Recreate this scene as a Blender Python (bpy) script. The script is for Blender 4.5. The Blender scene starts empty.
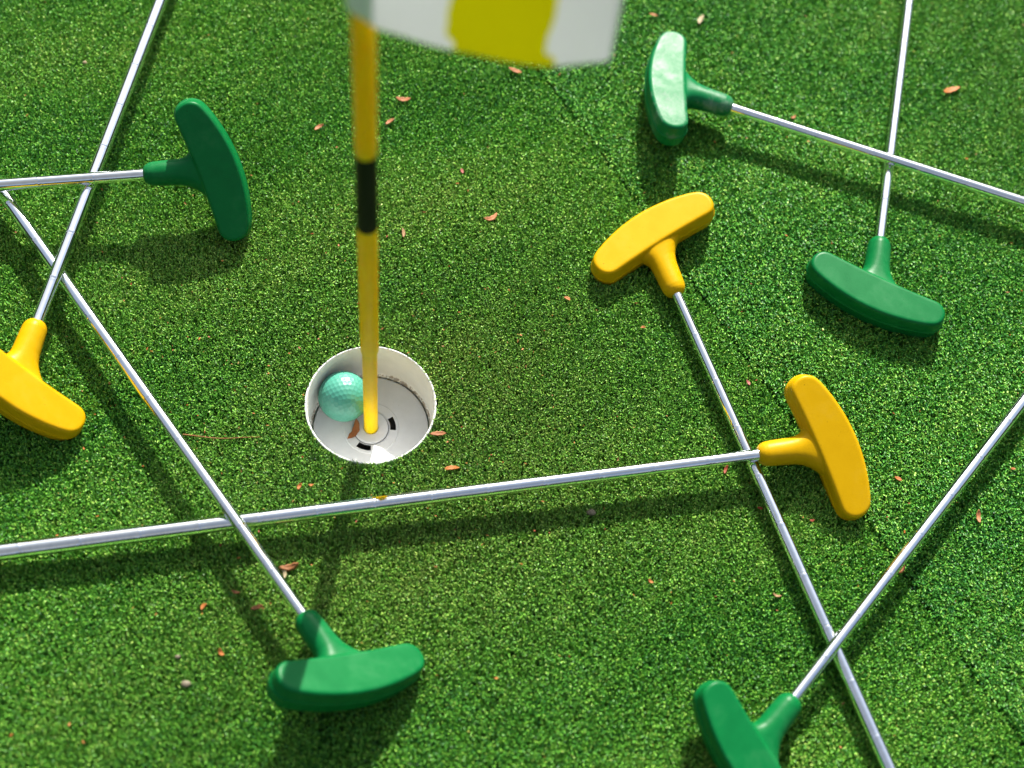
import bpy, bmesh, math, random
import numpy as np
from mathutils import Vector, Matrix, kdtree

# All measures below are millimetres; world units are metres.
MM = 0.001
rng = np.random.default_rng(11)
random.seed(5)

CAM = {"C": [28.2, -575.06, 1181.95], "R": [[0.997256, 0.033307, 0.066118], [0.0, -0.893084, 0.449891], [0.074034, -0.448656, -0.890633]], "F": 1600.0}
PUTTERS = [
  ('A', 'green', [-198.08, 188.75, 38.0], [-0.99303, -0.11012, -0.04213], 41, -1),
  ('B', 'yellow', [-269.14, 49.12, 29.5], [0.1865, 0.98227, -0.01883], 29, 1),
  ('C', 'green', [-43.14, -190.66, 28.4], [-0.5962, 0.80245, -0.025], 28, 1),
  ('D', 'yellow', [313.28, -44.91, 20.0], [-0.98662, -0.16257, -0.01257], 20, -1),
  ('E', 'yellow', [256.54, 107.56, 9.5], [0.33209, -0.94325, -0.00047], -6, -1),
  ('F', 'green', [313.84, 298.42, 20.5], [0.94801, -0.31811, -0.00917], 8, -1),
  ('G', 'green', [440.06, 172.45, 9.0], [0.2052, 0.97872, 0.0], 0, 1),
  ('H', 'green', [326.87, -244.89, 21.0], [0.64133, 0.76712, -0.01476], 13, 1),
]
LEAVES = [
  [118.7, 344.0, 13.0, -21.0, 'salmon', 'salmon leaflet lying on the turf just below the flag'],
  [17.0, 306.7, 13.6, 3.0, 'salmon', 'flat salmon leaflet to the right of the flagstick, above its black band'],
  [6.1, 280.7, 9.8, 43.0, 'salmon', 'short salmon leaflet beside the top of the black band'],
  [-56.7, 270.8, 10.5, 44.0, 'salmon', 'pale salmon leaflet between the green head pointing right and the flagstick'],
  [96.6, 185.3, 13.9, 31.0, 'salmon', 'salmon leaflet alone on the open turf right of the black band'],
  [21.3, 164.3, 9.1, -84.0, 'tan', 'narrow upright tan leaflet just right of the pole at the foot of its black band'],
  [71.5, 231.2, 5.2, -72.0, 'pink', 'tiny pink petal on open turf right of the black band'],
  [528.2, 344.2, 19.0, 25.0, 'orange', 'large orange leaflet in the corner right of the upright shaft'],
  [249.5, 416.1, 8.5, -9.0, 'salmon', 'small orange leaflet at the top edge above the shiny green head'],
  [295.3, 414.1, 13.3, 67.0, 'pale', 'pale dry seed husk at the top edge above the glossy green head'],
  [375.0, 306.2, 5.3, 35.0, 'salmon', 'tiny salmon scrap just below the shaft of the glossy green putter'],
  [163.0, 104.6, 6.1, -32.0, 'orange', "crumpled orange scrap left of the central yellow head's shadow"],
  [227.5, 79.0, 4.3, 2.0, 'orange', 'orange crumb below the neck of the central yellow head'],
  [314.5, 29.9, 5.3, -65.0, 'pink', 'pink petal between the two yellow heads on the right'],
  [67.5, -57.7, 12.1, 7.0, 'orange', 'orange leaflet just above the long horizontal shaft, right of the cup'],
  [55.6, -26.2, 13.0, 7.0, 'brown', 'brown leaflet touching the right rim of the cup'],
  [-57.5, -142.9, 14.6, 12.0, 'bark', 'chunky brown bark chip beside the shaft below the cup'],
  [-61.7, -149.6, 8.2, -72.0, 'pale', 'pale wood splinter tucked against the bark chip'],
  [-96.6, -165.1, 7.0, -14.0, 'bark', "brown chip lying in the shaft's shadow, left of the bark chip"],
  [-79.7, -177.5, 9.8, 14.0, 'bark', 'thin brown chip between a shaft and its shadow'],
  [-119.8, -177.7, 6.1, 55.0, 'orange', "slim orange leaflet left of the lowest green head's shaft"],
  [-103.3, -212.8, 6.3, -57.0, 'orange', 'curved orange leaflet left of the lowest green head'],
  [497.3, -85.5, 11.3, -93.0, 'salmon', 'upright salmon leaflet to the right of the slanting shaft'],
  [426.6, -131.4, 11.5, 65.0, 'brown', 'brown leaflet touching the slanting shaft at the right'],
  [532.0, -41.7, 4.3, 2.0, 'orange', 'round orange crumb near the right edge of the turf'],
  [225.4, -147.7, 4.7, -41.0, 'orange', 'curled orange sliver on open turf below the long shaft'],
  [291.0, -50.5, 8.2, 68.0, 'red', 'red brown leaflet left of the shaft crossing by the yellow head'],
  [316.8, -83.1, 4.8, -9.0, 'red', "dark red leaflet right of the shaft below the yellow head's neck"],
  [325.1, -156.6, 7.0, -20.0, 'tan', 'tan leaflet left of the shaft crossing at the lower right'],
  [358.6, -92.2, 4.1, 2.0, 'red', 'small red scrap in the shadow of the right yellow head'],
  [48.0, -84.4, 4.1, 34.0, 'tan', 'tan crumb just under the step of the long shaft'],
  [433.6, -53.9, 6.4, -26.0, 'orange', 'thin orange curl right of the right yellow head'],
  [-53.0, -76.3, 5.9, 65.0, 'orange', "orange scrap left of the pole's shadow, above the long shaft"],
  [-44.4, -74.3, 4.0, 2.0, 'orange', "orange crumb nearest the pole's shadow, above the long shaft"],
]
FLAG_EDGE = [[-8.8, -2.5, 494.0], [0.7, -10.7, 495.5], [9.9, -13.1, 490.0], [25.2, -12.0, 483.0], [49.0, -14.1, 477.0], [76.9, -16.9, 473.0], [107.7, -17.0, 471.0], [130.3, -13.5, 470.0], [137.8, -8.9, 470.0]]
SEAM = [[146.4, 341.6, 0.0], [450.6, -171.4, 0.0]]
BALL = [-23.4, 18.6, -26.8]
CUPLEAF = [-15.8, -3.0, 70]
NEEDLE = [[-148.8, -34.6, 0.0], [-87.5, -35.2, 0.0]]
PEBBLES = [(179.4, -90.4, 3.2, 'grey pebble in the shadow of the long shaft', 'grey'), (-128.0, -237.8, 3.2, 'grey pebble on lit turf left of the lowest green head', 'grey'), (-135.8, -217.2, 1.8, 'tiny grey pebble above a larger one near the bottom', 'grey'), (-269.6, 331.3, 1.8, 'pale grey grit in the upper left corner of the turf', 'pale')]
POLE = [93.2, 270.4, 354.9]
SUN = [34.5, 80, 5.0, 0.135, 1.0]  # elevation, azimuth, strength, sky strength, exposure

scene = bpy.context.scene
COL = scene.collection

# ------------------------------------------------------------------ helpers
def new_mesh(name, verts, faces, smooth=True):
    me = bpy.data.meshes.new(name)
    me.from_pydata([tuple(v) for v in verts], [], faces)
    me.validate()
    me.update()
    if smooth:
        me.polygons.foreach_set('use_smooth', [True] * len(me.polygons))
    return me

def link(name, me, mat=None, parent=None):
    o = bpy.data.objects.new(name, me)
    COL.objects.link(o)
    if mat is not None:
        for m in (mat if isinstance(mat, (list, tuple)) else [mat]):
            me.materials.append(m)
    if parent is not None:
        o.parent = parent
    return o

def empty(name, loc, label, cat, group=None):
    o = bpy.data.objects.new(name, None)
    COL.objects.link(o)
    o.empty_display_size = 0.02
    o.location = loc
    tag(o, label, cat, group)
    return o

def tag(o, label, cat, group=None, kind=None):
    o['label'] = label
    o['category'] = cat
    if group: o['group'] = group
    if kind: o['kind'] = kind
    return o

def lathe(profile, seg=96, closed=False):
    """profile: (r, z) in mm, revolved about z."""
    vs, fs = [], []
    n = len(profile)
    for j in range(seg):
        a = 2 * math.pi * j / seg
        for r, z in profile:
            vs.append((r * math.cos(a) * MM, r * math.sin(a) * MM, z * MM))
    m = n if closed else n - 1
    for j in range(seg):
        k = (j + 1) % seg
        for i in range(m):
            i2 = (i + 1) % n
            fs.append((j * n + i, k * n + i, k * n + i2, j * n + i2))
    return vs, fs

# ---------------------------------------------------------------- materials
def mat_new(name):
    m = bpy.data.materials.new(name)
    m.use_nodes = True
    nt = m.node_tree
    b = nt.nodes['Principled BSDF']
    return m, nt, b

def N(nt, t, **kw):
    n = nt.nodes.new(t)
    for k, v in kw.items():
        if k.startswith('i_'):
            n.inputs[k[2:].replace('_', ' ')].default_value = v
        else:
            setattr(n, k, v)
    return n

def noise(nt, scale, detail=4, rough=0.6, coord='Object', vec=None):
    tc = N(nt, 'ShaderNodeTexCoord')
    n = N(nt, 'ShaderNodeTexNoise')
    n.inputs['Scale'].default_value = scale
    n.inputs['Detail'].default_value = detail
    n.inputs['Roughness'].default_value = rough
    nt.links.new(vec if vec is not None else tc.outputs[coord], n.inputs['Vector'])
    return n

def ramp(nt, fac, stops):
    r = N(nt, 'ShaderNodeValToRGB')
    e = r.color_ramp.elements
    while len(e) < len(stops): e.new(0.5)
    for i, (p, c) in enumerate(stops):
        e[i].position = p
        e[i].color = (*c, 1) if len(c) == 3 else c
    nt.links.new(fac, r.inputs['Fac'])
    return r

def maprange(nt, val, a, b, c, d):
    m = N(nt, 'ShaderNodeMapRange')
    for k, v in zip(('From Min', 'From Max', 'To Min', 'To Max'), (a, b, c, d)):
        m.inputs[k].default_value = v
    nt.links.new(val, m.inputs['Value'])
    return m

def rubber(name, base, dark, rough0, rough1, scuff, spec):
    """moulded rubber: soft sheen, fine orange-peel, faint dusty scuffs and pin-prick dirt"""
    m, nt, b = mat_new(name)
    n1 = noise(nt, 55, 5, 0.65)
    n2 = noise(nt, 420, 3, 0.6)
    n3 = noise(nt, 900, 2, 0.5)
    r = ramp(nt, n1.outputs['Fac'], [(0.35, dark), (0.62, base)])
    sp = ramp(nt, n2.outputs['Fac'], [(0.715, (0, 0, 0)), (0.74, (1, 1, 1))])
    mx = N(nt, 'ShaderNodeMix', data_type='RGBA')
    nt.links.new(sp.outputs['Color'], mx.inputs['Factor'])
    nt.links.new(r.outputs['Color'], mx.inputs['A'])
    mx.inputs['B'].default_value = (*[c * 0.45 for c in base], 1)
    # dusty rubbed patches; a high scuff also paints in the grey sheen
    n4 = noise(nt, 28, 8, 0.75)
    du = ramp(nt, n4.outputs['Fac'], [(0.5, (0, 0, 0)), (0.75, (scuff, scuff, scuff))])
    mx2 = N(nt, 'ShaderNodeMix', data_type='RGBA')
    nt.links.new(du.outputs['Color'], mx2.inputs['Factor'])
    nt.links.new(mx.outputs['Result'], mx2.inputs['A'])
    mx2.inputs['B'].default_value = (0.30, 0.32, 0.30, 1) if scuff > 0.5 else (*[0.55 * c + 0.2 for c in base], 1)
    nt.links.new(mx2.outputs['Result'], b.inputs['Base Color'])
    mr = maprange(nt, n1.outputs['Fac'], 0.3, 0.7, rough0, rough1)
    nt.links.new(mr.outputs['Result'], b.inputs['Roughness'])
    b.inputs['Specular IOR Level'].default_value = spec
    bp = N(nt, 'ShaderNodeBump')
    bp.inputs['Strength'].default_value = 0.12
    bp.inputs['Distance'].default_value = 0.0004
    nt.links.new(n3.outputs['Fac'], bp.inputs['Height'])
    nt.links.new(bp.outputs['Normal'], b.inputs['Normal'])
    return m

M = {}
M['green'] = rubber('green_rubber', (0.002, 0.140, 0.034), (0.002, 0.122, 0.030), 0.33, 0.43, 0.08, 0.12)
M['green_scuff_sheen'] = rubber('scuffed_sheen_green_rubber', (0.004, 0.165, 0.050), (0.003, 0.135, 0.040), 0.30, 0.52, 0.75, 0.14)  # scuffs, plus the shiny head's grey sheen painted into the colour
M['yellow'] = rubber('yellow_rubber', (0.54, 0.314, 0.001), (0.51, 0.292, 0.001), 0.34, 0.42, 0.05, 0.10)

def chrome():
    m, nt, b = mat_new('chromed_steel')
    b.inputs['Metallic'].default_value = 1
    n1 = noise(nt, 180, 5, 0.7)
    c = ramp(nt, n1.outputs['Fac'], [(0.3, (0.72, 0.755, 0.78)), (0.6, (0.81, 0.85, 0.87)), (0.735, (0.81, 0.85, 0.87)), (0.76, (0.35, 0.33, 0.31))])
    nt.links.new(c.outputs['Color'], b.inputs['Base Color'])
    mr = maprange(nt, n1.outputs['Fac'], 0.3, 0.75, 0.03, 0.08)
    # dull unpolished end where the shaft enters the hosel
    tc = N(nt, 'ShaderNodeTexCoord'); sx = N(nt, 'ShaderNodeSeparateXYZ')
    nt.links.new(tc.outputs['Object'], sx.inputs[0])
    dl = maprange(nt, sx.outputs['Y'], 0.002, 0.006, 0.2, 0.0)
    mxr = N(nt, 'ShaderNodeMath', operation='MAXIMUM')
    nt.links.new(mr.outputs['Result'], mxr.inputs[0]); nt.links.new(dl.outputs['Result'], mxr.inputs[1])
    nt.links.new(mxr.outputs[0], b.inputs['Roughness'])
    return m
M['chrome'] = chrome()

def simple(name, col, rough, spec=0.5, var=0.12, scale=300, bump=0.0):
    m, nt, b = mat_new(name)
    n = noise(nt, scale, 5, 0.65)
    r = ramp(nt, n.outputs['Fac'], [(0.3, [c * (1 - var) for c in col]), (0.7, [min(1, c * (1 + var)) for c in col])])
    nt.links.new(r.outputs['Color'], b.inputs['Base Color'])
    b.inputs['Roughness'].default_value = rough
    b.inputs['Specular IOR Level'].default_value = spec
    if bump:
        bp = N(nt, 'ShaderNodeBump')
        bp.inputs['Strength'].default_value = bump
        bp.inputs['Distance'].default_value = 0.0006
        nt.links.new(n.outputs['Fac'], bp.inputs['Height'])
        nt.links.new(bp.outputs['Normal'], b.inputs['Normal'])
    return m

M['grip'] = simple('grip_rubber', (0.02, 0.02, 0.02), 0.7, bump=0.5)
M['rod'] = simple('yellow_fibreglass', (0.86, 0.57, 0.002), 0.42, spec=0.1, var=0.06, scale=90)
M['sleeve'] = simple('yellow_sleeve', (0.98, 0.61, 0.002), 0.36, spec=0.1, var=0.05, scale=60)
for k in ('rod', 'sleeve'):       # resin glows through a little where the sun is behind it
    b_ = M[k].node_tree.nodes['Principled BSDF']
    b_.inputs['Subsurface Weight'].default_value = 0.6
    b_.inputs['Subsurface Radius'].default_value = (1.0, 0.75, 0.05)
    b_.inputs['Subsurface Scale'].default_value = 0.012
M['black'] = simple('black_sleeve', (0.003, 0.004, 0.003), 0.5, spec=0.12)
M['ball'] = simple('mint_ball', (0.062, 0.29, 0.21), 0.38, var=0.07, scale=150)
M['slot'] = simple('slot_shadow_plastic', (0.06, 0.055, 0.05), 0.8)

def cup_plastic(name, col, dirt_z=None):
    m, nt, b = mat_new(name)
    tc = N(nt, 'ShaderNodeTexCoord')
    n1 = noise(nt, 60, 6, 0.7)
    n2 = noise(nt, 700, 3, 0.6)
    r = ramp(nt, n1.outputs['Fac'], [(0.3, [c * 0.90 for c in col]), (0.65, col)])
    sp = ramp(nt, n2.outputs['Fac'], [(0.70, (0, 0, 0)), (0.76, (0.8, 0.8, 0.8))])
    mx = N(nt, 'ShaderNodeMix', data_type='RGBA')
    nt.links.new(sp.outputs['Color'], mx.inputs['Factor'])
    nt.links.new(r.outputs['Color'], mx.inputs['A'])
    mx.inputs['B'].default_value = (0.25, 0.22, 0.17, 1)
    out = mx.outputs['Result']
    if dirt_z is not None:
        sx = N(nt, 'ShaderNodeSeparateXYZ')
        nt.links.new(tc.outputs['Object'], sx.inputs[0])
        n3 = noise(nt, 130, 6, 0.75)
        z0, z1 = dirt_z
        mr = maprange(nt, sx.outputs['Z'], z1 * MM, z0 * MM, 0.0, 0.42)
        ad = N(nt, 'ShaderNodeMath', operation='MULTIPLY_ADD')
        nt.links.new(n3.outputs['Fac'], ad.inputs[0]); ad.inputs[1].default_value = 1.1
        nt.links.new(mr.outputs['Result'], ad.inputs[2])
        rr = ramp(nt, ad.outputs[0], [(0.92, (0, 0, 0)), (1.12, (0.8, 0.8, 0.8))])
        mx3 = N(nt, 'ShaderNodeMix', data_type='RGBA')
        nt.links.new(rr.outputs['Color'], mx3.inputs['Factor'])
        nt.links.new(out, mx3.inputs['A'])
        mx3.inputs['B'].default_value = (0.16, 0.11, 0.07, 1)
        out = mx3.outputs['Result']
    nt.links.new(out, b.inputs['Base Color'])
    b.inputs['Roughness'].default_value = 0.5
    return m
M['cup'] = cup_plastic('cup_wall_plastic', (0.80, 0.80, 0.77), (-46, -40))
M['cupfloor'] = cup_plastic('cup_floor_plastic', (0.60, 0.62, 0.635))

def cloth(name, col):
    m, nt, b = mat_new(name)
    n1 = noise(nt, 900, 2, 0.5)
    r = ramp(nt, n1.outputs['Fac'], [(0.3, [c * 0.93 for c in col]), (0.7, col)])
    nt.links.new(r.outputs['Color'], b.inputs['Base Color'])
    b.inputs['Roughness'].default_value = 0.85
    b.inputs['Specular IOR Level'].default_value = 0.2
    t = N(nt, 'ShaderNodeBsdfTranslucent')
    nt.links.new(r.outputs['Color'], t.inputs['Color'])
    mx = N(nt, 'ShaderNodeMixShader')
    mx.inputs[0].default_value = 0.42
    nt.links.new(b.outputs[0], mx.inputs[1]); nt.links.new(t.outputs[0], mx.inputs[2])
    nt.links.new(mx.outputs[0], nt.nodes['Material Output'].inputs['Surface'])
    return m
M['flagwhite'] = cloth('white_flag_cloth', (0.80, 0.81, 0.83))
M['flagwhite_lightened'] = simple('lightened_white_flag_cloth', (0.88, 0.89, 0.91), 0.8, spec=0.2, var=0.03, scale=700)  # cloth colour lightened to offset the pole's shade on it
M['flagyellow'] = cloth('yellow_flag_cloth', (0.70, 0.67, 0.004))

LEAFCOL = {'salmon': (0.366, 0.137, 0.053), 'orange': (0.378, 0.125, 0.028), 'brown': (0.248, 0.088, 0.028),
           'red': (0.248, 0.044, 0.017), 'pink': (0.383, 0.110, 0.090), 'tan': (0.295, 0.165, 0.074),
           'pale': (0.307, 0.243, 0.138), 'bark': (0.236, 0.094, 0.033), 'grey': (0.177, 0.149, 0.102)}
for k, c in LEAFCOL.items():
    M['leaf_' + k] = simple('dry_' + k, c, 0.6, spec=0.3, var=0.25, scale=350, bump=0.3)

# --------------------------------------------------------------- the ground
HOLE = 54.4
def ground_material():
    m, nt, b = mat_new('turf_backing')
    n = noise(nt, 420, 4, 0.7)
    r = ramp(nt, n.outputs['Fac'], [(0.32, (0.004, 0.014, 0.006)), (0.55, (0.02, 0.06, 0.014)), (0.75, (0.05, 0.12, 0.03))])
    nt.links.new(r.outputs['Color'], b.inputs['Base Color'])
    b.inputs['Roughness'].default_value = 0.8
    bp = N(nt, 'ShaderNodeBump')
    bp.inputs['Strength'].default_value = 1.0
    bp.inputs['Distance'].default_value = 0.004
    nt.links.new(n.outputs['Fac'], bp.inputs['Height'])
    nt.links.new(bp.outputs['Normal'], b.inputs['Normal'])
    return m

vs, fs = lathe([(HOLE, -60), (HOLE, -9), (80, -9), (200, -9), (600, -9), (1600, -9), (6000, -9), (40000, -9)], 128)
g = link('ground', new_mesh('ground', vs, fs), ground_material())
tag(g, 'dark backing of the artificial putting green', 'ground', kind='structure')

# fibres of the artificial turf: curled flat blades in one mesh
def turf():
    sx0, sy0 = SEAM[0][0], SEAM[0][1]
    sdx, sdy = SEAM[1][0] - sx0, SEAM[1][1] - sy0
    sl = math.hypot(sdx, sdy); sdx /= sl; sdy /= sl
    core = (-405, 665, -350, 525)
    nc = int((core[1] - core[0]) * (core[3] - core[2]) * DENS)
    xy = np.c_[rng.uniform(core[0], core[1], nc), rng.uniform(core[2], core[3], nc)]
    def outside(p, box):
        return p[~((p[:, 0] > box[0]) & (p[:, 0] < box[1]) & (p[:, 1] > box[2]) & (p[:, 1] < box[3]))]
    mid_box = (-640, 900, -560, 780)
    nm_ = int((mid_box[1] - mid_box[0]) * (mid_box[3] - mid_box[2]) * 0.42)
    o1 = outside(np.c_[rng.uniform(mid_box[0], mid_box[1], nm_), rng.uniform(mid_box[2], mid_box[3], nm_)], core)
    no = 330000
    a = rng.uniform(0, 2 * np.pi, no); rr = np.sqrt(rng.uniform(0, 1, no)) * 1300
    o2 = outside(np.c_[100 + rr * np.cos(a), 60 + rr * np.sin(a)], mid_box)
    xy = np.r_[xy, o1, o2]
    big = np.r_[np.ones(nc), np.full(len(o1), 1.7), np.full(len(o2), 3.4)]
    # signed distance from the seam (+ = right-hand sheet)
    sd = (xy[:, 0] - sx0) * (-sdy) + (xy[:, 1] - sy0) * sdx
    wob = 1.1 * np.sin(xy[:, 1] * 0.021) + 0.6 * np.sin(xy[:, 1] * 0.11 + 1)
    sd = sd + wob
    keep = (np.hypot(xy[:, 0], xy[:, 1]) > HOLE + 0.3) & (np.abs(sd) > np.abs(rng.normal(1.45, 0.65, len(xy))))
    xy, big, sd = xy[keep], big[keep], sd[keep]
    n = len(xy)
    right = sd > 0
    # slow variation of nap over the sheet
    def lowf(seed, scale):
        r2 = np.random.default_rng(seed); v = np.zeros(n)
        for _ in range(7):
            k = r2.normal(0, 1 / scale, 2); v += np.sin(xy @ k + r2.uniform(0, 6.28))
        return v / 2.6
    l1, l2, l3 = lowf(1, 70.), lowf(2, 25.), lowf(3, 9.)
    d1 = rng.uniform(0, 2 * np.pi, n); d2 = d1 + rng.normal(0, 1.1, n)
    len1 = rng.uniform(0.4, 1.4, n); len2 = rng.uniform(0.8, 1.9, n) * np.sqrt(big)
    h = np.clip(rng.normal(-0.5, 0.65, n) + 0.3 * l3 + 0.2 * l2, -3.0, 1.4)
    leanx = np.where(right, 0.2, -0.1); leany = np.where(right, -0.4, 0.25) + 0.3 * l1
    root = np.c_[xy, np.full(n, -9.2)]
    mid = root + np.c_[len1 * np.cos(d1) + 0.6 * leanx, len1 * np.sin(d1) + 0.6 * leany, 9.2 + h - np.abs(rng.normal(0.2, 0.8, n))]
    tip = np.c_[mid[:, 0] + len2 * np.cos(d2) + leanx, mid[:, 1] + len2 * np.sin(d2) + leany, h]
    rr0 = np.hypot(xy[:, 0], xy[:, 1]); near = (rr0 < HOLE + 3.5) & (rng.uniform(0, 1, n) < 0.5)
    pull = np.where(near, rng.uniform(0.5, 2.8, n), 0.0)
    tip[:, :2] -= xy / rr0[:, None] * pull[:, None]
    w = rng.uniform(0.30, 0.50, n) * big
    # width directions: perpendicular to the horizontal run, rolled about it
    def perp(a, b, roll):
        t = b - a; t /= np.linalg.norm(t, axis=1)[:, None]
        hz = np.c_[-t[:, 1], t[:, 0], np.zeros(n)]; hz /= np.linalg.norm(hz, axis=1)[:, None] + 1e-9
        up = np.cross(t, hz)
        return hz * np.cos(roll)[:, None] + up * np.sin(roll)[:, None]
    roll = rng.normal(0, 0.8, n)
    p1 = perp(root, mid, roll) * (w)[:, None]
    p2 = perp(mid, tip, roll + rng.normal(0, 0.8, n)) * (w)[:, None]
    V = np.empty((n, 6, 3), np.float32)
    V[:, 0] = root - p1; V[:, 1] = root + p1
    V[:, 2] = mid - p2; V[:, 3] = mid + p2
    V[:, 4] = tip - p2 * 0.75; V[:, 5] = tip + p2 * 0.75
    # keep overhanging tips from covering the cup
    r = np.hypot(V[:, :, 0], V[:, :, 1])
    lim = (HOLE - 0.3 - np.abs(rng.normal(0, 1.5, n)))[:, None]
    s = np.where(r < lim, lim / np.maximum(r, 1), 1.0)
    V[:, 2:, 2] = np.where((r[:, 2:] < HOLE), np.maximum(V[:, 2:, 2], -0.7), V[:, 2:, 2])
    V[:, :, 0] *= s; V[:, :, 1] *= s
    V *= MM
    base = (np.arange(n) * 6)[:, None]
    F = np.concatenate([base + np.array([0, 1, 3, 2]), base + np.array([2, 3, 5, 4])], 1).reshape(-1).astype(np.int32)
    me = bpy.data.meshes.new('turf_fibres')
    me.vertices.add(n * 6); me.vertices.foreach_set('co', V.reshape(-1))
    me.loops.add(n * 8); me.loops.foreach_set('vertex_index', F)
    me.polygons.add(n * 2)
    me.polygons.foreach_set('loop_start', np.arange(0, n * 8, 4, dtype=np.int32))
    me.update()
    tone = np.clip(rng.beta(1.3, 1.6, n) + 0.06 * l2, 0, 1)
    shade = np.where(right, 1.0, 0.0)
    rc = np.hypot(xy[:, 0] - 60, (xy[:, 1] + 10))
    wear = np.clip(0.75 * np.exp(-(rc / 230) ** 2) + 0.10 * l1 + 0.14 * l2, 0, 1) * rng.uniform(0.1, 0.9, n)
    for nm, v in (('tone', tone), ('sheet', shade), ('wear', wear)):
        at = me.attributes.new(nm, 'FLOAT', 'FACE')
        at.data.foreach_set('value', np.repeat(v, 2).astype(np.float32))
    return me

def fibre_material():
    m, nt, b = mat_new('turf_fibre')
    t = N(nt, 'ShaderNodeAttribute', attribute_name='tone')
    s = N(nt, 'ShaderNodeAttribute', attribute_name='sheet')
    r1 = ramp(nt, t.outputs['Fac'], [(0.0, (0.016, 0.109, 0.020)), (0.40, (0.096, 0.346, 0.037)), (0.75, (0.207, 0.506, 0.050)), (1.0, (0.454, 0.677, 0.134))])
    r2 = ramp(nt, t.outputs['Fac'], [(0.0, (0.013, 0.108, 0.024)), (0.40, (0.077, 0.321, 0.040)), (0.75, (0.184, 0.485, 0.054)), (1.0, (0.432, 0.655, 0.127))])
    mx = N(nt, 'ShaderNodeMix', data_type='RGBA')
    nt.links.new(s.outputs['Fac'], mx.inputs['Factor'])
    nt.links.new(r1.outputs['Color'], mx.inputs['A']); nt.links.new(r2.outputs['Color'], mx.inputs['B'])
    # fibres rubbed and dusty where people stand round the hole
    wr = N(nt, 'ShaderNodeAttribute', attribute_name='wear')
    mw_ = N(nt, 'ShaderNodeMix', data_type='RGBA')
    nt.links.new(wr.outputs['Fac'], mw_.inputs['Factor'])
    nt.links.new(mx.outputs['Result'], mw_.inputs['A']); mw_.inputs['B'].default_value = (0.22, 0.26, 0.06, 1)
    mx = mw_
    nt.links.new(mx.outputs['Result'], b.inputs['Base Color'])
    b.inputs['Roughness'].default_value = 0.40
    b.inputs['Specular IOR Level'].default_value = 0.32
    tr = N(nt, 'ShaderNodeBsdfTranslucent')
    nt.links.new(mx.outputs['Result'], tr.inputs['Color'])
    ms = N(nt, 'ShaderNodeMixShader'); ms.inputs[0].default_value = 0.10
    nt.links.new(b.outputs[0], ms.inputs[1]); nt.links.new(tr.outputs[0], ms.inputs[2])
    nt.links.new(ms.outputs[0], nt.nodes['Material Output'].inputs['Surface'])
    return m

DENS = 1.2
tf = link('turf_fibres', turf(), fibre_material())
tag(tf, 'short curled green fibres of the artificial putting turf with a seam', 'artificial turf', kind='stuff')

# ------------------------------------------------------------------ the cup
cup = empty('golf_cup', (0, 0, 0), 'white plastic golf cup sunk in the green turf around the pole', 'golf cup')
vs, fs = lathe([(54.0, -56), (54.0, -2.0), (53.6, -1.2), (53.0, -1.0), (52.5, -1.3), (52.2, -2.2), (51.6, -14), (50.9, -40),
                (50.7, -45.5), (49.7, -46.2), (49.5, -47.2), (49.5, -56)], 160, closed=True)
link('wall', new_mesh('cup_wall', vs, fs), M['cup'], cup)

def cup_floor():
    rad = [(6.2, -56.0), (6.2, -46.4), (7.0, -46.0), (13.6, -46.0), (14.3, -46.3), (14.55, -48.4), (15.0, -48.4), (16.3, -47.5),
           (21.0, -47.5), (23.0, -47.5), (23.8, -48.1), (30, -48.2), (40, -48.2), (47.4, -48.2), (48.3, -48.6), (48.5, -49.4), (48.5, -56)]
    seg = 180
    vs, fs, mi = [], [], []
    for r, z in rad:
        for j in range(seg):
            a = 2 * math.pi * j / seg
            vs.append((r * math.cos(a) * MM, r * math.sin(a) * MM, z * MM))
    for i in range(len(rad) - 1):
        for j in range(seg):
            k = (j + 1) % seg
            ang = (j + 0.5) * 360 / seg
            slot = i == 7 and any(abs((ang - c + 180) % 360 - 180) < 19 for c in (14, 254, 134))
            q = (i * seg + j, i * seg + k, (i + 1) * seg + k, (i + 1) * seg + j)
            if slot:
                b0 = len(vs)
                for v in q:
                    x, y, z = vs[v]; vs.append((x, y, z - 6 * MM))
                d = [b0, b0 + 1, b0 + 2, b0 + 3]
                fs.append(tuple(d)); mi.append(1)
                for e in range(4):
                    f = (e + 1) % 4
                    fs.append((q[e], q[f], d[f], d[e])); mi.append(1)
            else:
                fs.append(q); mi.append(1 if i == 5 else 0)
    me = new_mesh('cup_floor', vs, fs, smooth=False)
    me.materials.append(M['cupfloor']); me.materials.append(M['slot'])
    if len(me.polygons) == len(mi):
        me.polygons.foreach_set('material_index', mi)
    return me
link('floor', cup_floor(), None, cup)

# ----------------------------------------------------------------- the ball
def ball_mesh():
    bm = bmesh.new()
    bmesh.ops.create_icosphere(bm, subdivisions=7, radius=21.35)
    pts = []
    n = 392
    for i in range(n):
        z = 1 - 2 * (i + 0.5) / n
        a = i * math.pi * (3 - math.sqrt(5))
        q = math.sqrt(1 - z * z)
        pts.append(Vector((q * math.cos(a), q * math.sin(a), z)) * 21.35)
    kd = kdtree.KDTree(n)
    for i, p in enumerate(pts): kd.insert(p, i)
    kd.balance()
    R0 = 1.92
    for v in bm.verts:
        _, _, d = kd.find(v.co)
        if d < R0:
            v.co *= 1 - 0.19 * (1 - (d / R0) ** 2) / 21.35
    for v in bm.verts: v.co *= MM
    me = bpy.data.meshes.new('golf_ball'); bm.to_mesh(me); bm.free()
    me.polygons.foreach_set('use_smooth', [True] * len(me.polygons))
    return me
ball = link('golf_ball', ball_mesh(), M['ball'])
ball.location = (BALL[0] * MM, BALL[1] * MM, BALL[2] * MM)
ball.rotation_euler = (1.3, 0.4, 0.8)
tag(ball, 'mint green dimpled golf ball resting inside the white cup', 'golf ball')

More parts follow.
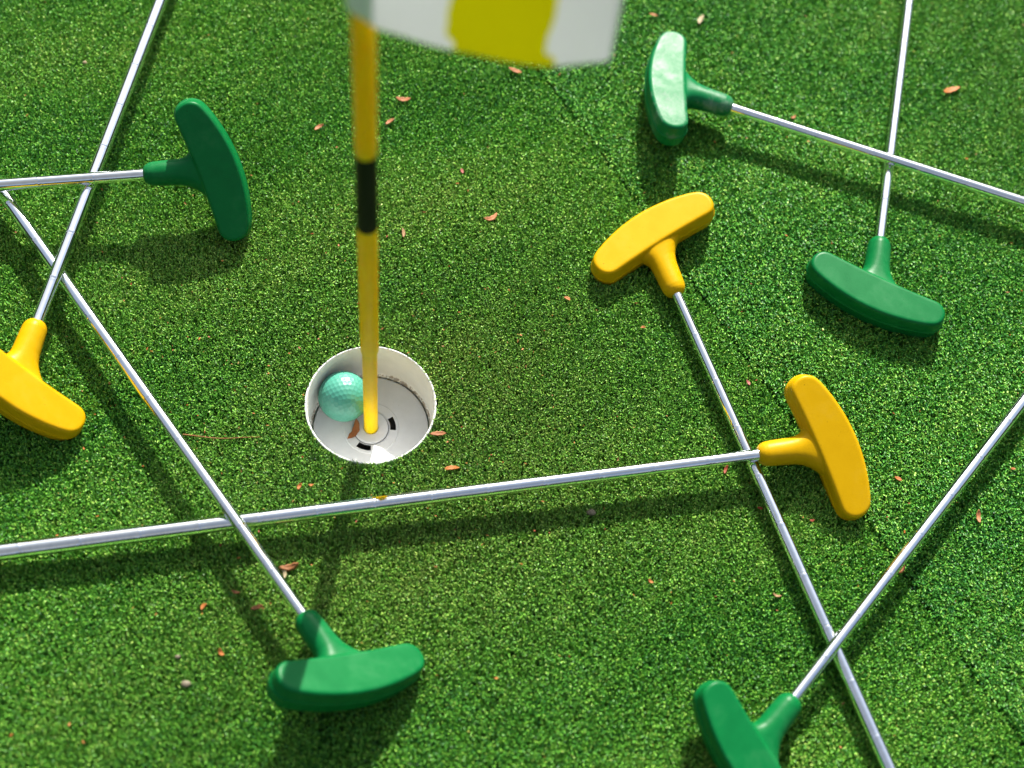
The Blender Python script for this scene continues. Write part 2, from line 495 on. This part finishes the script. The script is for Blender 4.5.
# ------------------------------------------------------------ the flagstick (leans a hair to the left)
stick = empty('flagstick', (0, 0, -0.047), 'yellow flagstick with black band and white and yellow flag standing in the cup', 'flagstick')
stick.rotation_euler = (0, math.radians(-0.2), 0)
def tube(name, r, z0, z1, mat, parent, bev=0.5):
    z0 += 47; z1 += 47
    prof = [(0.01, z0), (r - bev, z0), (r, z0 + bev), (r, z0 + bev + 0.3), (r, z0 + bev + 1.5), (r, z1 - bev - 1.5), (r, z1 - bev - 0.3), (r, z1 - bev), (r - bev, z1), (0.01, z1)]
    vs, fs = lathe(prof, 48)
    o = link(name, new_mesh(name, vs, fs), mat, parent)
    me = o.data
    return o
tube('rod', 5.9, -55, 640, M['rod'], stick)
tube('yellow_sleeve', 7.0, POLE[0], POLE[1], M['sleeve'], stick)
tube('black_band', 7.1, POLE[1], POLE[2], M['black'], stick)
tube('yellow_sleeve', 7.0, POLE[2], 632, M['sleeve'], stick)
tube('cap', 8.0, 640, 652, M['black'], stick, 2)

def flag():
    P = [Vector(p) for p in FLAG_EDGE]
    def cr(t):
        t = min(max(t, 0), 1) * (len(P) - 1)
        i = min(int(t), len(P) - 2); f = t - i
        p0 = P[max(i - 1, 0)]; p1 = P[i]; p2 = P[i + 1]; p3 = P[min(i + 2, len(P) - 1)]
        return 0.5 * ((2 * p1) + (p2 - p0) * f + (2 * p0 - 5 * p1 + 4 * p2 - p3) * f * f + (3 * p1 - p0 - 3 * p2 + p3) * f ** 3)
    nu, nv = 300, 120
    H = 150.0
    vs = []
    for j in range(nv):
        v = j / (nv - 1)
        for i in range(nu):
            u = i / (nu - 1)
            p = cr(u)
            sway = math.sin(u * 7 + v * 2.2) * 5 * u * v + 14 * u * v
            rise = H * v * (1 - 0.03 * u)
            hem = 1.2 * math.sin(u * 23 + 1) * u * (1 - v)
            vs.append(((p.x + 4 * u * v) * MM, (p.y + sway + hem) * MM, (p.z + 47 + rise) * MM))
    fs, mi = [], []
    for j in range(nv - 1):
        for i in range(nu - 1):
            a = j * nu + i
            fs.append((a, a + 1, a + nu + 1, a + nu))
            u = (i + 0.5) / (nu - 1); v = (j + 0.5) / (nv - 1)
            hemrow = v * H < 9
            o = 0.03 / (1 + math.exp((v * H - 9) / 1.2)) + 0.002 * math.sin(v * 31 + u * 9) + 0.05 * v
            row = int(v * H / 62) % 2
            y = (0.475 + o < u < 0.71 + o)
            if row == 1: y = not y and u > 0.05
            mi.append(1 if y else (2 if u < 0.2 - 0.03 * v else 0))  # strip over the pole gets the lightened white against its shade
    me = new_mesh('flag', vs, fs)
    me.materials.append(M['flagwhite']); me.materials.append(M['flagyellow']); me.materials.append(M['flagwhite_lightened'])
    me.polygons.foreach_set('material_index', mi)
    o = link('flag', me, None, stick)
    sm = o.modifiers.new('thickness', 'SOLIDIFY'); sm.thickness = 0.0006; sm.offset = 0
    # the cloth tunnel round the pole
    prof = [(7.4, 493 + 47), (8.0, 493 + 47), (8.0, 560 + 47), (8.0, 634 + 47), (7.4, 634 + 47)]
    vs, fs = lathe(prof, 40, closed=True)
    link('flag_sleeve', new_mesh('flag_sleeve', vs, fs), M['flagwhite_lightened'], o)
flag()

# -------------------------------------------------------------- the putters
LIE = math.radians(15)
NECK = 46.0
def head_mesh():
    """Moulded two-way head lying face up: local +Y runs up the shaft from the hosel end, +Z is out of the face."""
    sv = np.array([math.cos(LIE), -math.sin(LIE)]); tv = np.array([math.sin(LIE), math.cos(LIE)])
    c0 = np.array([0, -NECK]) + sv * 4.0
    L = []
    for s in np.linspace(-51, 51, 60): L.append((s, 1.9 * (s / 55) ** 2))
    ce, re = -11.4, 13.2
    for a in np.linspace(80, -80, 20): L.append((50 + (re - 1.5) * math.cos(math.radians(a)), ce + re * math.sin(math.radians(a))))
    for s in np.linspace(51, -51, 60): L.append((s, -34.4 + 9.6 * (s / 52) ** 2))
    for a in np.linspace(260, 100, 20): L.append((-50 + (re - 1.5) * math.cos(math.radians(a)), ce + re * math.sin(math.radians(a))))
    L = np.array(L)
    # resample evenly and smooth the corners
    Q = np.r_[L, L[:1]]; d = np.r_[0, np.cumsum(np.linalg.norm(np.diff(Q, axis=0), axis=1))]
    m = 260
    t = np.linspace(0, d[-1], m, endpoint=False)
    L = np.c_[np.interp(t, d, Q[:, 0]), np.interp(t, d, Q[:, 1])]
    for _ in range(14): L = 0.5 * L + 0.25 * (np.roll(L, 1, 0) + np.roll(L, -1, 0))
    tg = np.roll(L, -1, 0) - np.roll(L, 1, 0)
    nr = np.c_[-tg[:, 1], tg[:, 0]]; nr /= np.linalg.norm(nr, axis=1)[:, None]
    if ((nr * (L - L.mean(0))).sum(1)).mean() < 0: nr = -nr
    half = 13.0
    prof = []
    rb = 3.2
    for a in np.linspace(90, 8, 9): prof.append((half - rb + rb * math.sin(math.radians(a)), -rb + rb * math.cos(math.radians(a))))
    prof += [(5, 0.55), (1.4, 0.9), (0.9, 1.5), (0, 1.7), (-0.9, 1.5), (-1.4, 0.9), (-5, 0.55)]
    for a in np.linspace(8, 90, 9): prof.append((-(half - rb + rb * math.sin(math.radians(a))), -rb + rb * math.cos(math.radians(a))))
    vs, fs = [], []
    for z, off in prof:
        for p in L + nr * off:
            q = c0 + sv * p[0] + tv * p[1]
            vs.append((q[0], q[1], z))
    k = len(prof)
    for i in range(k - 1):
        for j in range(m):
            j2 = (j + 1) % m
            fs.append((i * m + j, i * m + j2, (i + 1) * m + j2, (i + 1) * m + j))
    fs.append(tuple(range(m))); fs.append(tuple(reversed([(k - 1) * m + j for j in range(m)])))
    # hosel: q along shaft from the head's inner edge, half widths on the acute / obtuse side, half height
    sec = [(46, 4.4, 4.4, 4.4), (45.8, 5.3, 5.3, 5.3), (45.1, 6.6, 6.6, 6.6), (43.8, 7.9, 7.9, 7.9), (41.8, 9.2, 9.2, 9.1), (38.5, 10.1, 10.1, 9.9),
           (32, 10.5, 10.5, 10.2), (25, 10.7, 10.8, 10.3), (17, 11.0, 11.4, 10.4), (11, 11.7, 13.2, 10.5), (6.5, 13.2, 16.8, 10.7), (3, 15.6, 21, 10.9),
           (0, 18.5, 27, 11.2), (-3, 22, 32, 11.4), (-9, 24, 35, 11.4)]
    b0 = len(vs); ns = 48
    for q, wl, wr, hb in sec:
        f = min(max(1 - q / 26, 0), 1); f = f * f * (3 - 2 * f)
        wd = np.array([1.0, 0]) * (1 - f) + sv * f; wd /= np.linalg.norm(wd)
        for j in range(ns):
            a = 2 * math.pi * j / ns
            ca, sa = math.cos(a), math.sin(a)
            e = 1 - 0.25 * f
            x = math.copysign(abs(ca) ** e, ca) * (wr if ca > 0 else wl)
            z = math.copysign(abs(sa) ** (1 - 0.1 * f), sa) * hb
            p = np.array([0, -NECK + q]) + wd * x
            vs.append((p[0], p[1], z))
    for i in range(len(sec) - 1):
        for j in range(ns):
            j2 = (j + 1) % ns
            fs.append((b0 + i * ns + j, b0 + i * ns + j2, b0 + (i + 1) * ns + j2, b0 + (i + 1) * ns + j))
    fs.append(tuple(b0 + j for j in reversed(range(ns)))); fs.append(tuple(b0 + (len(sec) - 1) * ns + j for j in range(ns)))
    me = bpy.data.meshes.new('head_blank'); me.from_pydata(vs, [], fs); me.update()
    bm = bmesh.new(); bm.from_mesh(me); bmesh.ops.recalc_face_normals(bm, faces=bm.faces); bm.to_mesh(me); bm.free()
    o = bpy.data.objects.new('head_blank', me); COL.objects.link(o)
    r = o.modifiers.new('r', 'REMESH'); r.mode = 'VOXEL'; r.voxel_size = 0.55
    s = o.modifiers.new('s', 'SMOOTH'); s.factor = 0.5; s.iterations = 9
    dg = bpy.context.evaluated_depsgraph_get()
    out = bpy.data.meshes.new_from_object(o.evaluated_get(dg))
    bpy.data.objects.remove(o); bpy.data.meshes.remove(me)
    out.transform(Matrix.Scale(MM, 4))
    out.name = 'putter_head'
    out.polygons.foreach_set('use_smooth', [True] * len(out.polygons))
    return out

HEAD = {'green': head_mesh()}
HEAD['yellow'] = HEAD['green'].copy(); HEAD['green_scuff_sheen'] = HEAD['green'].copy()
for k in HEAD:
    HEAD[k].materials.clear(); HEAD[k].materials.append(M[k])

def shaft_mesh(r, step):
    prof = [(0.01, -12), (r, -12), (r, -11.8), (r, -11)]
    y = 40.0
    while y < 640:
        prof += [(r, y - 4), (r, y - 1.4), (r + 0.02, y - 1.2), (r - 0.05, y - 0.5), (r - 0.03, y), (r + step + 0.05, y + 0.9), (r + step + 0.02, y + 2.2), (r + step, y + 2.4), (r + step, y + 5)]
        r += step; y += 45
    prof += [(r, 640), (r, 899), (r, 900), (0.01, 900)]
    vs, fs = lathe(prof, 40)
    vs = [(x, z, -y) for x, y, z in vs]     # run along +Y
    return new_mesh('shaft', vs, fs)
def grip_mesh():
    prof = [(6.4, 690), (9.2, 691), (10, 694), (10.6, 740), (12.6, 900), (13.5, 915), (13.2, 921), (9, 924), (0.01, 924)]
    vs, fs = lathe(prof, 40)
    vs = [(x, z, -y) for x, y, z in vs]
    return new_mesh('grip', vs, fs)
SHAFTS = {'thin': shaft_mesh(4.5, 0.11), 'thick': shaft_mesh(5.05, 0.13)}
for k in SHAFTS: SHAFTS[k].materials.append(M['chrome'])
GRIP = grip_mesh(); GRIP.materials.append(M['grip'])

LABELS = {
    'A': 'green putter whose dull dark head points right, its shaft lying over two others',
    'B': 'yellow putter with its head cut by the left edge of the picture',
    'C': 'green putter below the cup, a stripe of the pole\'s shadow across its head',
    'D': 'yellow putter with the long near horizontal shaft passing below the cup',
    'E': 'yellow putter in the centre with its head up and shaft running to the bottom edge',
    'F': 'green putter with the whitish shining head at the top edge',
    'G': 'green putter with an upright shaft rising to the top edge above its head',
    'H': 'green putter with its head cut by the bottom edge and shaft slanting right',
}
for name, colr, A, u, roll, side in PUTTERS:
    u = Vector(u).normalized()
    up = Vector((0, 0, 1)); n0 = (up - u * up.dot(u)).normalized()
    x0 = u.cross(n0)                    # to the right of the shaft, seen from above
    away = x0 * side
    r = math.radians(roll)
    n = n0 * math.cos(r) + away * math.sin(r)   # the toe-heavy tip drops, so the face leans that way
    nz = n * side                       # a left-handed lie is the same moulding turned over
    X = u.cross(nz)
    R = Matrix((X, u, nz)).transposed().to_4x4()
    t = empty('putter', (0, 0, 0), LABELS[name], 'putter', 'putters scattered on the turf')
    t.matrix_world = Matrix.Translation(Vector(A) * MM) @ R
    for nm, me in (('head', HEAD['green_scuff_sheen' if name == 'F' else colr]), ('shaft', SHAFTS['thick' if name in 'ABD' else 'thin']), ('grip', GRIP)):
        link(nm, me, None, t)

# ---------------------------------------------- leaves, chips and crumbs
def leaf(x, y, size, ang, kind, label, z=1.0):
    w = {'pale': 0.16, 'bark': 0.17}.get(kind, 0.15) * size
    if size < 7: w = 0.24 * size
    L = size / 2
    n = 13
    seed = random.Random(int(abs(x * 7 + y * 13)))
    bend = seed.uniform(-0.2, 0.2) * size; cup_ = seed.uniform(0.04, 0.22) * size; tw = seed.uniform(-0.5, 0.5)
    vs, fs = [], []
    for i in range(n):
        t = -1 + 2 * i / (n - 1)
        ww = w * (max(0.02, (1 - abs(t) ** 2.2)) ** 0.65) * (1 + 0.12 * math.sin(i * 1.7 + x))
        yb = bend * (1 - t * t)
        zb = cup_ * t * t
        for s in (-1, -0.5, 0, 0.5, 1):
            vs.append((t * L, yb + s * ww, zb + abs(s) ** 2 * 0.28 * ww + s * ww * tw * t))
    for i in range(n - 1):
        for s in range(4):
            a = i * 5 + s
            fs.append((a, a + 1, a + 6, a + 5))
    me = new_mesh('leaf', [(a * MM, b * MM, c * MM) for a, b, c in vs], fs)
    nm = {'bark': 'bark_chip', 'pink': 'petal'}.get(kind, 'leaf')
    o = link(nm, me, M['leaf_' + kind])
    sm = o.modifiers.new('thickness', 'SOLIDIFY'); sm.thickness = (0.0022 if kind == 'bark' and size > 12 else 0.0005); sm.offset = 0
    o.location = (x * MM, y * MM, z * MM)
    o.rotation_euler = (seed.uniform(-0.15, 0.15), seed.uniform(-0.12, 0.12), math.radians(ang))
    tag(o, label, {'bark': 'bark chip', 'pink': 'petal'}.get(kind, 'leaf'), 'fallen leaf bits on the turf')
    return o
for x, y, size, ang, kind, label in LEAVES:
    leaf(x, y, size, ang, kind, label)
o = leaf(CUPLEAF[0], CUPLEAF[1], 19, CUPLEAF[2], 'brown', 'brown leaf lying inside the cup under the ball', z=-44.9)
o.rotation_euler = (0, math.radians(-6), math.radians(CUPLEAF[2]))

def needle(pts, r, label):
    vs, fs = [], []
    n = len(pts); k = 6
    for i, p in enumerate(pts):
        rr = r * (1 - 0.6 * i / n)
        for j in range(k):
            a = 2 * math.pi * j / k
            vs.append((p[0] * MM, (p[1] + rr * math.cos(a)) * MM, (p[2] + rr * math.sin(a)) * MM))
    for i in range(n - 1):
        for j in range(k):
            j2 = (j + 1) % k
            fs.append((i * k + j, i * k + j2, (i + 1) * k + j2, (i + 1) * k + j))
    o = link('pine_needle', new_mesh('pine_needle', vs, fs), M['leaf_brown'])
    tag(o, label, 'pine needle')
NP = [Vector(p) for p in NEEDLE]
needle([NP[0].lerp(NP[1], i / 14) + Vector((0, 1.2 * math.sin(i * 0.42 + 2.2), 0.9 + 0.5 * math.sin(i * 0.5))) for i in range(15)], 0.55,
       'long thin orange pine needle on the turf left of the cup')

def pebble(x, y, r, label, kind):
    bm = bmesh.new(); bmesh.ops.create_icosphere(bm, subdivisions=3, radius=1)
    sd = random.Random(int(x))
    k = [Vector((sd.gauss(0, 1), sd.gauss(0, 1), sd.gauss(0, 1))) for _ in range(4)]
    for v in bm.verts:
        f = 1 + 0.12 * sum(math.sin(v.co.dot(q) * 2) for q in k) / 2
        v.co = Vector((v.co.x * r * 1.15 * f, v.co.y * r * 0.85 * f, v.co.z * r * 0.6 * f)) * MM
    me = bpy.data.meshes.new('pebble'); bm.to_mesh(me); bm.free()
    me.polygons.foreach_set('use_smooth', [True] * len(me.polygons))
    o = link('pebble', me, M['leaf_' + kind]); o.location = (x * MM, y * MM, 0.6 * MM)
    tag(o, label, 'pebble', 'pebbles on the turf')
for q in PEBBLES: pebble(*q)

def crumbs():
    pts = []
    def add(n, cx, cy, sx, sy):
        for _ in range(n):
            pts.append((random.gauss(cx, sx), random.gauss(cy, sy)))
    add(150, -130, 10, 90, 80); add(70, 60, -60, 90, 60); add(60, 120, 40, 70, 70)
    for _ in range(520): pts.append((random.uniform(-420, 660), random.uniform(-360, 520)))
    vs, fs, mi = [], [], []
    for x, y in pts:
        if math.hypot(x, y) < HOLE + 1: continue
        s = random.choice((0.5, 0.6, 0.7, 0.85, 1.1)) * random.uniform(0.8, 1.4); a = random.uniform(0, 6.28); e = random.uniform(0.3, 0.7)
        z = random.uniform(-1.0, 1.2); b = len(vs)
        ca, sa = math.cos(a), math.sin(a); t1, t2 = random.gauss(0, 0.3), random.gauss(0, 0.3)
        for px, py in ((-1.3, 0), (-0.2, -e), (1.2, 0.1), (0.1, e)):
            px *= s; py *= s
            vs.append(((x + ca * px - sa * py) * MM, (y + sa * px + ca * py) * MM, (z + px * t1 + py * t2) * MM))
        vs.append((x * MM, y * MM, (z - 0.5) * MM))
        fs += [(b, b + 1, b + 2, b + 3), (b, b + 4, b + 1), (b + 1, b + 4, b + 2), (b + 2, b + 4, b + 3), (b + 3, b + 4, b)]
        mi += [random.choice((0, 0, 0, 1, 1, 2))] * 5
    me = new_mesh('leaf_crumbs', vs, fs, smooth=False)
    o = link('leaf_crumbs', me, [M['leaf_orange'], M['leaf_red'], M['leaf_brown']])
    if len(me.polygons) == len(mi): me.polygons.foreach_set('material_index', mi)
    tag(o, 'tiny orange and red leaf crumbs sprinkled among the turf fibres', 'leaf crumbs', kind='stuff')
crumbs()

# -------------------------------------------------------------------- light
SUN_EL = math.radians(SUN[0])
az = SUN[1]                              # world angle (deg, from +X counter-clockwise) towards the sun
sd = Vector((math.cos(math.radians(az)) * math.cos(SUN_EL), math.sin(math.radians(az)) * math.cos(SUN_EL), math.sin(SUN_EL)))
ld = bpy.data.lights.new('sun', 'SUN'); ld.energy = SUN[2]; ld.angle = math.radians(0.53); ld.color = (1.0, 0.95, 0.86)
lo = bpy.data.objects.new('sun', ld); COL.objects.link(lo)
lo.rotation_euler = (-sd).to_track_quat('-Z', 'Y').to_euler()
lo.location = sd * 3

w = bpy.data.worlds.new('World'); scene.world = w; w.use_nodes = True
nt = w.node_tree
bg = nt.nodes['Background']
sky = nt.nodes.new('ShaderNodeTexSky'); sky.sky_type = 'NISHITA'; sky.sun_disc = False
sky.sun_elevation = SUN_EL; sky.sun_rotation = math.radians(90 - az)
sky.air_density = 1.0; sky.dust_density = 2.5; sky.ozone_density = 1.0
# unseen thin cloud, added to whiten reflections: pale patches over the clear sky
tc = nt.nodes.new('ShaderNodeTexCoord')
cn = nt.nodes.new('ShaderNodeTexNoise'); cn.inputs['Scale'].default_value = 2.2; cn.inputs['Detail'].default_value = 6
nt.links.new(tc.outputs['Generated'], cn.inputs['Vector'])
cr_ = nt.nodes.new('ShaderNodeValToRGB'); cr_.color_ramp.elements[0].position = 0.36; cr_.color_ramp.elements[1].position = 0.62
nt.links.new(cn.outputs['Fac'], cr_.inputs['Fac'])
bw = nt.nodes.new('ShaderNodeRGBToBW'); nt.links.new(sky.outputs[0], bw.inputs[0])
mul = nt.nodes.new('ShaderNodeMath'); mul.operation = 'MULTIPLY'; mul.inputs[1].default_value = 1.25
nt.links.new(bw.outputs[0], mul.inputs[0])
mixs = nt.nodes.new('ShaderNodeMix'); mixs.data_type = 'RGBA'
nt.links.new(cr_.outputs['Color'], mixs.inputs['Factor'])
nt.links.new(sky.outputs[0], mixs.inputs['A']); nt.links.new(mul.outputs[0], mixs.inputs['B'])
# unseen dark tree line, added to darken chrome edges and cut sky fill
sz = nt.nodes.new('ShaderNodeSeparateXYZ'); nt.links.new(tc.outputs['Generated'], sz.inputs[0])
tn = nt.nodes.new('ShaderNodeTexNoise'); tn.inputs['Scale'].default_value = 4.5; tn.inputs['Detail'].default_value = 8
nt.links.new(tc.outputs['Generated'], tn.inputs['Vector'])
ta = nt.nodes.new('ShaderNodeMath'); ta.operation = 'MULTIPLY_ADD'; ta.inputs[1].default_value = 0.55
nt.links.new(tn.outputs['Fac'], ta.inputs[0]); nt.links.new(sz.outputs['Z'], ta.inputs[2])
tr_ = nt.nodes.new('ShaderNodeValToRGB'); tr_.color_ramp.elements[0].position = 0.70; tr_.color_ramp.elements[1].position = 0.73
nt.links.new(ta.outputs[0], tr_.inputs['Fac'])
mixt = nt.nodes.new('ShaderNodeMix'); mixt.data_type = 'RGBA'
nt.links.new(tr_.outputs['Color'], mixt.inputs['Factor'])
mixt.inputs['A'].default_value = (0.16, 0.25, 0.12, 1)
nt.links.new(mixs.outputs['Result'], mixt.inputs['B'])
nt.links.new(mixt.outputs['Result'], bg.inputs['Color'])
bg.inputs['Strength'].default_value = SUN[3]

# ------------------------------------------------------------------- camera
cd = bpy.data.cameras.new('camera'); co = bpy.data.objects.new('camera', cd); COL.objects.link(co)
cd.sensor_width = 36; cd.lens = CAM['F'] / 1024 * 36
cd.clip_start = 0.02; cd.clip_end = 200
Rw = Matrix(CAM['R'])                    # camera axes (right, down, forward) to world
right, down, fwd = Rw.col[0], Rw.col[1], Rw.col[2]
mw = Matrix((right, -down, -fwd)).transposed().to_4x4()
mw.translation = Vector(CAM['C']) * MM
co.matrix_world = mw
cd.dof.use_dof = True; cd.dof.focus_distance = 1.335; cd.dof.aperture_fstop = 2.8
scene.camera = co

scene.view_settings.view_transform = 'Standard'; scene.view_settings.look = 'None'
scene.view_settings.exposure = SUN[4]; scene.view_settings.gamma = 1
scene.render.resolution_x = 1024; scene.render.resolution_y = 768
scene.cycles.max_bounces = 8
